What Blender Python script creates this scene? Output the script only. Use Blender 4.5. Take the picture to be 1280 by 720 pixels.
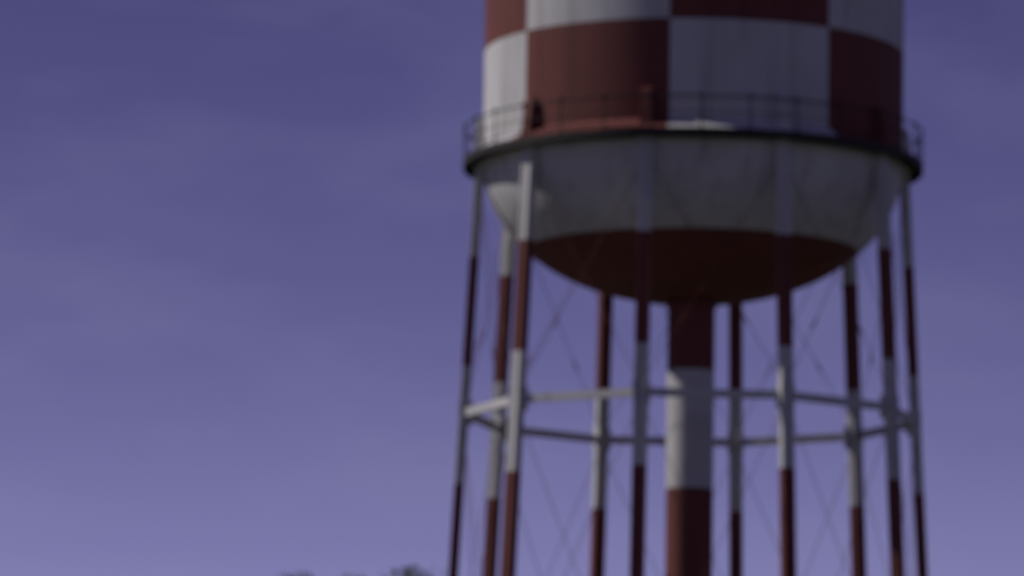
import bpy, bmesh, math, random
from mathutils import Vector, Matrix, Euler

for o in list(bpy.data.objects):
    bpy.data.objects.remove(o, do_unlink=True)
scn = bpy.context.scene
COL = scn.collection
R = math.radians

# ------------------------------------------------------------------ camera
F_PX, PITCH, YAW, ROLL, DIST = 7034.0, 7.796, -1.845, 0.82, 198.74
cam_data = bpy.data.cameras.new('camera')
cam = bpy.data.objects.new('camera', cam_data)
COL.objects.link(cam)
scn.camera = cam
cam_data.sensor_width = 36.0
cam_data.lens = F_PX / 1280.0 * 36.0
cam_data.clip_start = 0.5
cam_data.clip_end = 20000
cam.location = (0, -DIST, 1.6)
fwd = Vector((math.sin(R(YAW)) * math.cos(R(PITCH)), math.cos(R(YAW)) * math.cos(R(PITCH)), math.sin(R(PITCH))))
q = fwd.to_track_quat('-Z', 'Y').to_matrix()
cam.rotation_euler = (q @ Matrix.Rotation(R(ROLL), 3, 'Z')).to_euler()
cam_data.dof.use_dof = True              # the film camera was focused short
cam_data.dof.focus_distance = 60.0
cam_data.dof.aperture_fstop = 1.35

# ------------------------------------------------------------------ sky and sun
SUN_EL, SUN_A = 40.0, 192.5              # azimuth measured from +X towards the camera
sun_dir = Vector((math.cos(R(SUN_A)) * math.cos(R(SUN_EL)), -math.sin(R(SUN_A)) * math.cos(R(SUN_EL)), math.sin(R(SUN_EL))))
SKY_TINT = (0.65, 0.385, 0.72, 1)
SKY_STRENGTH, SUN_STRENGTH, EXPOSURE = 0.10, 5.0, -0.97

world = bpy.data.worlds.new('World')
scn.world = world
world.use_nodes = True
nt = world.node_tree
nt.nodes.clear()
out = nt.nodes.new('ShaderNodeOutputWorld')
bg = nt.nodes.new('ShaderNodeBackground')
sky = nt.nodes.new('ShaderNodeTexSky')
sky.sky_type = 'NISHITA'
sky.sun_disc = False
sky.sun_elevation = R(SUN_EL)
sky.sun_rotation = math.atan2(sun_dir.x, sun_dir.y)
sky.air_density = 0.5
sky.dust_density = 0.0
sky.ozone_density = 1.0
tint = nt.nodes.new('ShaderNodeMix'); tint.data_type = 'RGBA'; tint.blend_type = 'MULTIPLY'
tint.inputs[0].default_value = 1.0
tint.inputs[7].default_value = SKY_TINT
nt.links.new(sky.outputs[0], tint.inputs[6])
# faint high cloud wisps all round the sky
tc = nt.nodes.new('ShaderNodeTexCoord')
mp = nt.nodes.new('ShaderNodeMapping'); mp.inputs['Scale'].default_value = (9, 9, 26)
mp.inputs['Location'].default_value = (3.2, 1.7, 0.35)
nz = nt.nodes.new('ShaderNodeTexNoise'); nz.inputs['Scale'].default_value = 1.6
nz.inputs['Detail'].default_value = 5; nz.inputs['Roughness'].default_value = 0.55
rp = nt.nodes.new('ShaderNodeMapRange')
rp.inputs[1].default_value = 0.46; rp.inputs[2].default_value = 0.80
rp.inputs[3].default_value = 0.0; rp.inputs[4].default_value = 0.22
cl = nt.nodes.new('ShaderNodeMix'); cl.data_type = 'RGBA'; cl.blend_type = 'MIX'
cl.inputs[7].default_value = (5.0, 4.8, 8.0, 1)
nt.links.new(tc.outputs['Generated'], mp.inputs[0])
nt.links.new(mp.outputs[0], nz.inputs['Vector'])
nt.links.new(nz.outputs[0], rp.inputs[0])
nt.links.new(rp.outputs[0], cl.inputs[0])
# pale haze thickening towards the horizon, the same all round
sep = nt.nodes.new('ShaderNodeSeparateXYZ')
nt.links.new(tc.outputs['Generated'], sep.inputs[0])
def mth(op, a, b):
    n = nt.nodes.new('ShaderNodeMath'); n.operation = op
    for i, v in enumerate((a, b)):
        if isinstance(v, float): n.inputs[i].default_value = v
        else: nt.links.new(v, n.inputs[i])
    return n.outputs[0]
ab = mth('ABSOLUTE', sep.outputs[2], 0.0)
hz = mth('MINIMUM', mth('MULTIPLY', mth('POWER', 2.71828, mth('DIVIDE', ab, -0.050)), 2.85), 0.85)
hm = nt.nodes.new('ShaderNodeMix'); hm.data_type = 'RGBA'
hm.inputs[7].default_value = (6.0, 5.9, 11.4, 1)
nt.links.new(hz, hm.inputs[0]); nt.links.new(tint.outputs[2], hm.inputs[6])
nt.links.new(hm.outputs[2], cl.inputs[6])
nt.links.new(cl.outputs[2], bg.inputs[0])
bg.inputs[1].default_value = SKY_STRENGTH
nt.links.new(bg.outputs[0], out.inputs[0])

sl = bpy.data.lights.new('sun', 'SUN')
sl.energy = SUN_STRENGTH
sl.angle = R(0.5)
sl.color = (1.0, 0.955, 0.91)
so = bpy.data.objects.new('sun', sl)
COL.objects.link(so)
so.location = sun_dir * 120
so.rotation_euler = sun_dir.to_track_quat('Z', 'Y').to_euler()

scn.view_settings.view_transform = 'Standard'
scn.view_settings.look = 'None'
scn.view_settings.gamma = 1
scn.view_settings.use_curve_mapping = False
scn.view_settings.exposure = EXPOSURE


# ------------------------------------------------------------------ materials
def paint(name, col, col2, rust=0.25, rough=0.7, streak=True):
    """weathered paint on steel: broad fading, fine speckle, run-down dirt streaks and a little rust"""
    m = bpy.data.materials.new(name); m.use_nodes = True
    t = m.node_tree; b = t.nodes['Principled BSDF']
    geo = t.nodes.new('ShaderNodeNewGeometry')
    def noise(sc, vec_scale, detail=4.0):
        mp = t.nodes.new('ShaderNodeMapping'); mp.inputs['Scale'].default_value = vec_scale
        n = t.nodes.new('ShaderNodeTexNoise'); n.inputs['Scale'].default_value = sc; n.inputs['Detail'].default_value = detail
        t.links.new(geo.outputs['Position'], mp.inputs[0]); t.links.new(mp.outputs[0], n.inputs['Vector'])
        return n
    def mix(a, bcol, fac_socket, lo, hi, amt):
        r = t.nodes.new('ShaderNodeMapRange'); r.inputs[1].default_value = lo; r.inputs[2].default_value = hi
        r.inputs[3].default_value = 0; r.inputs[4].default_value = amt
        t.links.new(fac_socket, r.inputs[0])
        x = t.nodes.new('ShaderNodeMix'); x.data_type = 'RGBA'
        t.links.new(r.outputs[0], x.inputs[0])
        if isinstance(a, tuple): x.inputs[6].default_value = a
        else: t.links.new(a, x.inputs[6])
        x.inputs[7].default_value = bcol
        return x.outputs[2]
    c = mix((*col, 1), (*col2, 1), noise(0.45, (1, 1, 0.6)).outputs[0], 0.35, 0.7, 1.0)
    if streak:
        dirt = tuple(v * 0.45 for v in col2)
        c = mix(c, (*dirt, 1), noise(1.0, (2.2, 2.2, 0.10), 5).outputs[0], 0.52, 0.75, 0.5)
    c = mix(c, (0.10, 0.045, 0.025, 1), noise(1.6, (1.4, 1.4, 0.5), 7).outputs[0], 0.60, 0.72, rust)
    t.links.new(c, b.inputs['Base Color'])
    b.inputs['Roughness'].default_value = rough; b.inputs['Specular IOR Level'].default_value = 0.15
    bump = t.nodes.new('ShaderNodeBump'); bump.inputs['Strength'].default_value = 0.15; bump.inputs['Distance'].default_value = 0.02
    t.links.new(noise(3.0, (1, 1, 1), 6).outputs[0], bump.inputs['Height']); t.links.new(bump.outputs[0], b.inputs['Normal'])
    return m

def plain(name, c1, c2, scale, rough=0.9):
    m = bpy.data.materials.new(name); m.use_nodes = True
    t = m.node_tree; b = t.nodes['Principled BSDF']
    tcn = t.nodes.new('ShaderNodeNewGeometry')
    n = t.nodes.new('ShaderNodeTexNoise'); n.inputs['Scale'].default_value = scale; n.inputs['Detail'].default_value = 8
    x = t.nodes.new('ShaderNodeMix'); x.data_type = 'RGBA'
    x.inputs[6].default_value = (*c1, 1); x.inputs[7].default_value = (*c2, 1)
    r = t.nodes.new('ShaderNodeMapRange'); r.inputs[1].default_value = 0.35; r.inputs[2].default_value = 0.65
    t.links.new(tcn.outputs['Position'], n.inputs['Vector']); t.links.new(n.outputs[0], r.inputs[0])
    t.links.new(r.outputs[0], x.inputs[0]); t.links.new(x.outputs[2], b.inputs['Base Color'])
    b.inputs['Roughness'].default_value = rough
    return m

WHITE = paint('white_paint', (0.62, 0.61, 0.60), (0.53, 0.52, 0.51), rust=0.10)
RED = paint('red_paint', (0.185, 0.059, 0.050), (0.150, 0.049, 0.042), rust=0.15)
IRON = paint('dark_grey_paint', (0.030, 0.028, 0.028), (0.045, 0.040, 0.038), rust=0.3, streak=False)
CONCRETE = plain('concrete', (0.30, 0.29, 0.27), (0.22, 0.21, 0.20), 1.5)
GRASS = plain('dry_grass_ground', (0.040, 0.052, 0.020), (0.075, 0.068, 0.038), 0.08)
BARK = plain('bark', (0.07, 0.05, 0.035), (0.04, 0.03, 0.022), 3.0)
LEAF = plain('leaf', (0.035, 0.060, 0.018), (0.065, 0.095, 0.030), 0.5, 0.6)


# ------------------------------------------------------------------ mesh helpers
def obj(name, me, mats, parent=None, smooth=False, matrix=None):
    if not isinstance(me, bpy.types.Mesh):
        bm = me
        me = bpy.data.meshes.new(name)
        bmesh.ops.recalc_face_normals(bm, faces=bm.faces)
        bm.to_mesh(me); bm.free()
        if smooth:
            for p in me.polygons: p.use_smooth = True
            me.set_sharp_from_angle(angle=R(32))
        for m in (mats if isinstance(mats, (list, tuple)) else [mats]): me.materials.append(m)
    o = bpy.data.objects.new(name, me)
    COL.objects.link(o)
    if parent: o.parent = parent
    if matrix is not None: o.matrix_local = matrix
    return o

def P(r, a, z):
    return Vector((r * math.cos(R(a)), -r * math.sin(R(a)), z))

def revolve(profile, a0=0.0, a1=360.0, n=96, mat_of=None):
    """closed (r, z) outline swept round the tower axis, capped when it is a sector"""
    bm = bmesh.new(); full = abs(a1 - a0 - 360) < 1e-6
    rings = []
    for i in range(n if full else n + 1):
        a = a0 + (a1 - a0) * i / n
        rings.append([bm.verts.new(P(r, a, z)) for r, z in profile])
    k = len(profile)
    for i in range(n):
        A, B = rings[i], rings[(i + 1) % len(rings)]
        for j in range(k):
            vs = [A[j], B[j], B[(j + 1) % k], A[(j + 1) % k]]
            f = bm.faces.new(vs)
            if mat_of: f.material_index = mat_of(j)
    if not full:
        bm.faces.new(rings[0]); bm.faces.new(rings[-1])
    return bm

def tube(bm, p, q, r, n=8, r2=None):
    p, q = Vector(p), Vector(q); d = (q - p).normalized()
    u = d.orthogonal().normalized(); v = d.cross(u)
    r2 = r if r2 is None else r2
    A = [bm.verts.new(p + (u * math.cos(t) + v * math.sin(t)) * r) for t in [2 * math.pi * i / n for i in range(n)]]
    B = [bm.verts.new(q + (u * math.cos(t) + v * math.sin(t)) * r2) for t in [2 * math.pi * i / n for i in range(n)]]
    for i in range(n): bm.faces.new([A[i], A[(i + 1) % n], B[(i + 1) % n], B[i]])
    bm.faces.new(A); bm.faces.new(B)
    return bm

def box(bm, lo, hi, M=None):
    vs = []
    for z in (lo[2], hi[2]):
        for x, y in ((lo[0], lo[1]), (hi[0], lo[1]), (hi[0], hi[1]), (lo[0], hi[1])):
            v = Vector((x, y, z)); vs.append(bm.verts.new(M @ v if M is not None else v))
    for f in ((0, 1, 2, 3), (4, 5, 6, 7), (0, 1, 5, 4), (1, 2, 6, 5), (2, 3, 7, 6), (3, 0, 4, 7)):
        bm.faces.new([vs[i] for i in f])
    return bm

def ring_tube(radius, z, r, n=120, m=8):
    return revolve([(radius + r * math.cos(2 * math.pi * i / m), z + r * math.sin(2 * math.pi * i / m)) for i in range(m)], n=n)


# ------------------------------------------------------------------ ground
bm = bmesh.new()
N = 24; S = 6000.0
def gh(x, y):
    d = max(0.0, math.hypot(x, y) - 500.0)
    return -0.0006 * d + 2.0 * math.sin(x * 0.0021) * min(1, d / 900)
gv = [[bm.verts.new((-S + 2 * S * i / N, -S + 2 * S * j / N, gh(-S + 2 * S * i / N, -S + 2 * S * j / N))) for j in range(N + 1)] for i in range(N + 1)]
for i in range(N):
    for j in range(N):
        bm.faces.new([gv[i][j], gv[i + 1][j], gv[i + 1][j + 1], gv[i][j + 1]])
g = obj('ground', bm, GRASS)
g['kind'] = 'structure'

# ------------------------------------------------------------------ water tower
TR = 7.5                                   # tank radius
Z_BAL, Z_ROW, ROW = 33.30, 37.28, 3.95
BOWL_C = 4.95
RB = 8.21                                  # balcony edge
BANDS = [29.80, 25.90, 21.68, 17.46, 13.24, 9.02, 4.80]   # white above the first, then red, white, ...
COLS0 = 6.4                                # first checker seam
LEG_PHI, LEG_RT, LEG_BAT = -5.9, 7.60, 0.0505
Z_TOP = Z_ROW + 2 * ROW
Z_STRUTS = (24.22, 12.6)

tower = bpy.data.objects.new('water_tower', None)
COL.objects.link(tower)
tower['label'] = 'elevated water tower with red and white checkered tank on tall banded legs'
tower['category'] = 'water tower'

def checker_white(col, row):               # row 0 sits on the balcony
    return (col + row) % 2 == 1

# tank: steel drum with painted plates on it
tank = obj('tank', revolve([(TR - 0.25, Z_BAL - 0.02), (TR - 0.03, Z_BAL - 0.02), (TR - 0.03, Z_TOP), (TR - 0.25, Z_TOP)], n=128), IRON, tower, True)
rows = [(Z_BAL + 0.50, Z_ROW), (Z_ROW, Z_ROW + ROW), (Z_ROW + ROW, Z_TOP)]
for ri, (z0, z1) in enumerate(rows):
    for c in range(8):
        a0 = COLS0 + 45 * c
        g_ = 0.045
        pb = revolve([(TR - 0.025, z0 + 0.006), (TR - 0.006, z0 + 0.006), (TR, z0 + 0.014), (TR, z1 - 0.014), (TR - 0.006, z1 - 0.006), (TR - 0.025, z1 - 0.006)],
                     a0 + g_, a0 + 45 - g_, 16)
        obj('shell_plate', pb, WHITE if checker_white(c, ri) else RED, tank, True)
# flared foot of the wall, painted with the bottom row
for c in range(8):
    a0 = COLS0 + 45 * c
    zf = Z_BAL + 0.50
    pb = revolve([(TR - 0.02, zf - 0.004), (TR + 0.004, zf - 0.004), (TR + 0.09, zf - 0.11), (RB - 0.06, Z_BAL + 0.05), (RB - 0.06, Z_BAL + 0.01), (TR - 0.02, Z_BAL + 0.01)],
                 a0 + 0.045, a0 + 45 - 0.045, 16)
    obj('flared_plate', pb, WHITE if checker_white(c, 0) else RED, tank, True)
# roof
roof_prof = [(TR + 0.12, Z_TOP - 0.02), (TR + 0.12, Z_TOP + 0.10)]
for i in range(1, 11):
    t = i / 10
    roof_prof.append((max(0.02, (TR + 0.05) * math.cos(t * math.pi / 2)), Z_TOP + 0.12 + 2.3 * math.sin(t * math.pi / 2)))
roof_prof += [(0.02, Z_TOP - 0.02)]
roof = obj('roof', revolve(roof_prof, n=64), WHITE, tower, True)
bm = revolve([(0.01, Z_TOP + 2.3), (0.45, Z_TOP + 2.3), (0.45, Z_TOP + 2.8), (0.62, Z_TOP + 2.85), (0.35, Z_TOP + 3.15), (0.01, Z_TOP + 3.25)], n=24)
obj('vent', bm, RED, roof, True)
# bowl: white belt above, dark red bottom below
def bowl_pt(t):                            # t: angle below the rim
    return (max(0.02, (TR - 0.02) * max(0.0, math.cos(t)) ** 0.92), Z_BAL - BOWL_C * math.sin(t))
t_split = math.acos((5.95 / TR) ** (1 / 0.92))
def bowl_part(t0, t1, n, a0, a1, seg):
    outer = [bowl_pt(t0 + (t1 - t0) * i / n) for i in range(n + 1)]
    inner = [(max(0.01, r * 0.985), z + 0.03) for r, z in outer][::-1]
    return revolve(outer + inner, a0, a1, seg)
bowl = obj('bowl', bowl_part(0.0, t_split - 0.0015, 12, 0, 360, 128), WHITE, tower, True)
obj('bowl_bottom', bowl_part(t_split + 0.0015, math.pi / 2, 14, 0, 360, 128), RED, bowl, True)
# balcony
balcony = obj('balcony', revolve([(TR + 0.005, Z_BAL - 0.03), (RB - 0.03, Z_BAL - 0.03), (RB - 0.03, Z_BAL - 0.24), (RB, Z_BAL - 0.24), (RB, Z_BAL + 0.04), (RB - 0.05, Z_BAL + 0.04), (RB - 0.05, Z_BAL - 0.005), (TR + 0.005, Z_BAL - 0.005)], n=128), IRON, tower, True)
obj('ring_girder', revolve([(TR + 0.02, Z_BAL - 0.29), (TR + 0.22, Z_BAL - 0.29), (TR + 0.22, Z_BAL - 0.26), (TR + 0.05, Z_BAL - 0.26), (TR + 0.05, Z_BAL - 0.035), (TR + 0.02, Z_BAL - 0.035)], n=128), WHITE, balcony, True)
R_RAIL = RB - 0.035
obj('top_rail', ring_tube(R_RAIL, Z_BAL + 1.16, 0.032), IRON, balcony, True)
obj('middle_rail', ring_tube(R_RAIL, Z_BAL + 0.62, 0.018), IRON, balcony, True)
post_me = None
for i in range(30):
    a = LEG_PHI + 12 * i - 2.0
    if post_me is None:
        b = bmesh.new()
        tube(b, (0, 0, 0.0), (0, 0, 1.15), 0.028, 8)
        box(b, (-0.05, -0.05, 1.11), (0.05, 0.05, 1.22))
        box(b, (-0.05, -0.06, 0.0), (0.05, 0.06, 0.03))
        o = obj('post', b, IRON, balcony); post_me = o.data
    else:
        o = obj('post', post_me, None, balcony)
    o.location = P(R_RAIL, a, Z_BAL + 0.04); o.rotation_euler.z = -R(a)

# legs: built-up steel columns, broad across, narrow along the radius
def leg_r(z): return LEG_RT + LEG_BAT * (Z_BAL - z)
HT, HR = 0.225, 0.165                       # half sizes: across, along the radius
leg_prof = [(-HR, -HT), (HR, -HT), (HR, -HT + 0.10), (HR - 0.035, -HT + 0.10), (HR - 0.035, HT - 0.10), (HR, HT - 0.10), (HR, HT), (-HR, HT), (-HR, HT - 0.10), (-HR + 0.035, HT - 0.10), (-HR + 0.035, -HT + 0.10), (-HR, -HT + 0.10)]
def band_index(z):
    n = sum(1 for b in BANDS if z < b)
    return n % 2                           # 0 white, 1 red
def leg_bmesh():
    bm = bmesh.new()
    zs = [Z_BAL - 0.05] + BANDS + [0.45]
    for s in range(len(zs) - 1):
        a, b_ = zs[s], zs[s + 1]; mi = band_index((a + b_) / 2)
        T = [bm.verts.new((leg_r(a) + x, y, a)) for x, y in leg_prof]
        B = [bm.verts.new((leg_r(b_) + x, y, b_)) for x, y in leg_prof]
        n = len(leg_prof)
        for i in range(n):
            f = bm.faces.new([T[i], T[(i + 1) % n], B[(i + 1) % n], B[i]]); f.material_index = mi
        if s == 0: bm.faces.new(T)
        if s == len(zs) - 2: bm.faces.new(B).material_index = mi
    return bm
leg_me = base_me = foot_me = splice_me = None
for k in range(10):
    a = LEG_PHI + 36 * k
    if k == 0:
        leg = obj('leg', leg_bmesh(), [WHITE, RED], tower); leg_me = leg.data
        b = bmesh.new(); r0 = leg_r(0.45)
        box(b, (r0 - 0.45, -0.5, 0.37), (r0 + 0.45, 0.5, 0.446))
        for sx in (-0.34, 0.34):
            for sy in (-0.38, 0.38): tube(b, (r0 + sx, sy, 0.44), (r0 + sx, sy, 0.58), 0.04, 6)
        base = obj('base_plate', b, IRON, leg); base_me = base.data
        b = bmesh.new()
        pv = [(-1.1, 1.1, -1.0), (-0.7, 0.7, 0.36)]
        lo = [b.verts.new((r0 + x, y, -1.0)) for x, y in ((-1.1, -1.1), (1.1, -1.1), (1.1, 1.1), (-1.1, 1.1))]
        hi = [b.verts.new((r0 + x, y, 0.368)) for x, y in ((-0.65, -0.65), (0.65, -0.65), (0.65, 0.65), (-0.65, 0.65))]
        for i in range(4): b.faces.new([lo[i], lo[(i + 1) % 4], hi[(i + 1) % 4], hi[i]])
        b.faces.new(lo); b.faces.new(hi)
        ft = obj('footing', b, CONCRETE, leg); foot_me = ft.data
        splice_me = []
        for z in Z_STRUTS:
            for s in (-1, 1):
                b = box(bmesh.new(), (leg_r(z) - 0.30, s * HT - 0.012 + s * 0.014, z - 0.42), (leg_r(z) + HR + 0.012, s * HT + 0.012 + s * 0.014, z + 0.42))
                splice_me.append(obj('gusset_plate', b, WHITE if band_index(z) == 0 else RED, leg).data)
    else:
        leg = obj('leg', leg_me, None, tower)
        obj('base_plate', base_me, None, leg); obj('footing', foot_me, None, leg); [obj('gusset_plate', me_, None, leg) for me_ in splice_me]
    leg.rotation_euler.z = -R(a)
    # bracket that carries the leg's load into the wall above the balcony, painted like the wall behind it
    c = int(((a - COLS0) % 360) // 45)
    b = bmesh.new()
    rr = TR + 0.002
    prof = [(0.0, 0.06), (0.40, 0.06), (0.34, 0.6), (0.22, 1.45), (0.16, 1.52), (0.0, 1.52)]
    L = [b.verts.new((rr + x, -0.20, Z_BAL + z)) for x, z in prof]
    H = [b.verts.new((rr + x, 0.20, Z_BAL + z)) for x, z in prof]
    for i in range(len(prof)): b.faces.new([L[i], L[(i + 1) % len(prof)], H[(i + 1) % len(prof)], H[i]])
    b.faces.new(L); b.faces.new(H)
    o = obj('wall_bracket', b, WHITE if checker_white(c, 0) else RED, tower)
    o.rotation_euler.z = -R(a)

# struts and tie rods
def leg_pt(k, z, dr=0.0): return P(leg_r(z) + dr, LEG_PHI + 36 * k, z)
strut_me = {}; 
for z in Z_STRUTS:
    for k in range(10):
        if z not in strut_me:
            p, q_ = leg_pt(0, z), leg_pt(1, z)
            d = (q_ - p).normalized(); L = (q_ - p).length
            rad = ((p + q_) / 2); rad.z = 0; rad.normalize()
            M = Matrix((( d.x, rad.x, 0, p.x), (d.y, rad.y, 0, p.y), (d.z, rad.z, 1, p.z), (0, 0, 0, 1)))
            b = bmesh.new()
            # channel-shaped strut: web, two flanges and lacing stubs
            box(b, (0.27, 0.035, -0.14), (L - 0.27, 0.06, 0.14), M)
            box(b, (0.27, -0.12, 0.118), (L - 0.27, 0.035, 0.14), M)
            box(b, (0.27, -0.12, -0.14), (L - 0.27, 0.035, -0.118), M)
            o = obj('strut', b, WHITE if band_index(z) == 0 else RED, tower); strut_me[z] = o.data
        else:
            o = obj('strut', strut_me[z], None, tower)
        o.rotation_euler.z = -R(36 * k)
tiers = [(Z_BAL - 0.8, Z_STRUTS[0] + 0.25), (Z_STRUTS[0] - 0.25, Z_STRUTS[1] + 0.25), (Z_STRUTS[1] - 0.25, 0.9)]
rod_me = {}
for ti, (zt, zb) in enumerate(tiers):
    for dirn in (0, 1):
        for k in range(10):
            key = (ti, dirn)
            if key not in rod_me:
                off = 0.05 if dirn else -0.02
                p = leg_pt(0 if dirn == 0 else 1, zt, off); q_ = leg_pt(1 if dirn == 0 else 0, zb, off)
                d = (q_ - p).normalized(); p = p + d * 0.3; q_ = q_ - d * 0.3
                b = tube(bmesh.new(), p, q_, 0.013, 6)
                mid = p.lerp(q_, 0.72)
                tube(b, mid - d * 0.22, mid + d * 0.22, 0.035, 6)
                o = obj('tie_rod', b, RED, tower); rod_me[key] = o.data
            else:
                o = obj('tie_rod', rod_me[key], None, tower)
            o.rotation_euler.z = -R(36 * k)

# riser pipe up the middle, banded like the legs
bm = bmesh.new()
RR = 0.84; seg = 40
zs = [Z_BAL - BOWL_C + 0.03] + BANDS[1:] + [-0.2]
rings = []
for s in range(len(zs) - 1):
    mi = band_index((zs[s] + zs[s + 1]) / 2)
    A = [bm.verts.new(P(RR, 360 * i / seg, zs[s])) for i in range(seg)]
    B = [bm.verts.new(P(RR, 360 * i / seg, zs[s + 1])) for i in range(seg)]
    for i in range(seg):
        f = bm.faces.new([A[i], A[(i + 1) % seg], B[(i + 1) % seg], B[i]]); f.material_index = mi
riser = obj('riser_pipe', bm, [WHITE, RED], tower, True)
fl = None
for z in (Z_BAL - BOWL_C - 0.12, 1.2):
    obj('collar', revolve([(RR + 0.002, z - 0.05), (RR + 0.07, z - 0.05), (RR + 0.07, z + 0.05), (RR + 0.002, z + 0.05)], n=40), RED, riser)
obj('pipe_footing', revolve([(0.02, -1.0), (1.8, -1.0), (1.6, 0.25), (0.02, 0.25)], n=24), CONCRETE, riser)

# ------------------------------------------------------------------ trees whose tops show beyond the tower
def make_tree(base, height, spread, seed, label, n_leaf):
    rnd = random.Random(seed)
    root = bpy.data.objects.new('leafy_tree', None); COL.objects.link(root)
    root.location = base; root['label'] = label; root['category'] = 'tree'; root['group'] = 'trees beyond the tower'
    b = bmesh.new()
    pts = [Vector((rnd.uniform(-.25, .25) * i, rnd.uniform(-.25, .25) * i, height * 0.9 * i / 6 - (0.3 if i == 0 else 0))) for i in range(7)]
    for i in range(6):
        tube(b, pts[i], pts[i + 1], 0.42 * (1 - i / 6.6), 9, 0.42 * (1 - (i + 1) / 6.6))
    tips = []
    for i in range(46):
        t = rnd.uniform(0.28, 1.0); j = min(5, int(t * 6)); s = pts[j].lerp(pts[j + 1], t * 6 - j)
        an = rnd.uniform(0, 2 * math.pi); prof = math.sin(math.pi * min(1, (t - 0.2) / 0.95)) ** 0.6
        ln = spread * prof * rnd.uniform(0.55, 1.05)
        e = s + Vector((math.cos(an) * ln, math.sin(an) * ln, ln * rnd.uniform(0.25, 0.75)))
        e.z = min(e.z, height)
        tube(b, s, e, 0.10 * (1.2 - t), 5, 0.02)
        tips.append((s, e))
    tips.append((pts[6], Vector((pts[6].x, pts[6].y, height - 0.5))))
    obj('trunk', b, BARK, root)
    verts, faces = [], []
    for i in range(n_leaf):
        s, e = tips[rnd.randrange(len(tips))]
        c = s.lerp(e, rnd.uniform(0.35, 1.08)); sg = 0.55
        c = c + Vector((rnd.gauss(0, sg), rnd.gauss(0, sg), rnd.gauss(0, sg * 0.8)))
        if c.z > height: continue
        sz = rnd.uniform(0.10, 0.24)
        M = Euler((rnd.uniform(0, 6.28), rnd.uniform(0, 6.28), rnd.uniform(0, 6.28))).to_matrix()
        i0 = len(verts)
        for x, y in ((-1, 0), (0, -0.5), (1, 0), (0, 0.5)):
            verts.append(c + M @ Vector((x * sz, y * sz, 0.12 * sz * abs(x))))
        faces.append((i0, i0 + 1, i0 + 2, i0 + 3))
    me = bpy.data.meshes.new('crown'); me.from_pydata(verts, [], faces); me.materials.append(LEAF)
    obj('crown', me, None, root)
    top = [v for v in verts if v.z > height - 0.7] or verts
    root.location.x -= sum(v.x for v in top) / len(top)      # the crown's peak stands over the given spot
    return root

def ground_at(px, dist):
    """ground position seen in direction px of the photograph, dist metres from the camera"""
    ang = R(YAW) + math.atan((px - 640 - 6) / F_PX)
    return (cam.location.x + math.sin(ang) * dist, cam.location.y + math.cos(ang) * dist, -0.05)
make_tree(ground_at(525, 262), 24.3, 4.2, 3, 'broad leafy tree whose wide top rises beside the outermost banded leg', 16000)
make_tree(ground_at(456, 268), 24.5, 2.6, 8, 'slim leafy tree standing between the broad tree and the short one', 9000)
make_tree(ground_at(388, 262), 23.85, 3.0, 14, 'short leafy tree, farthest of the three treetops from the tower legs', 10000)
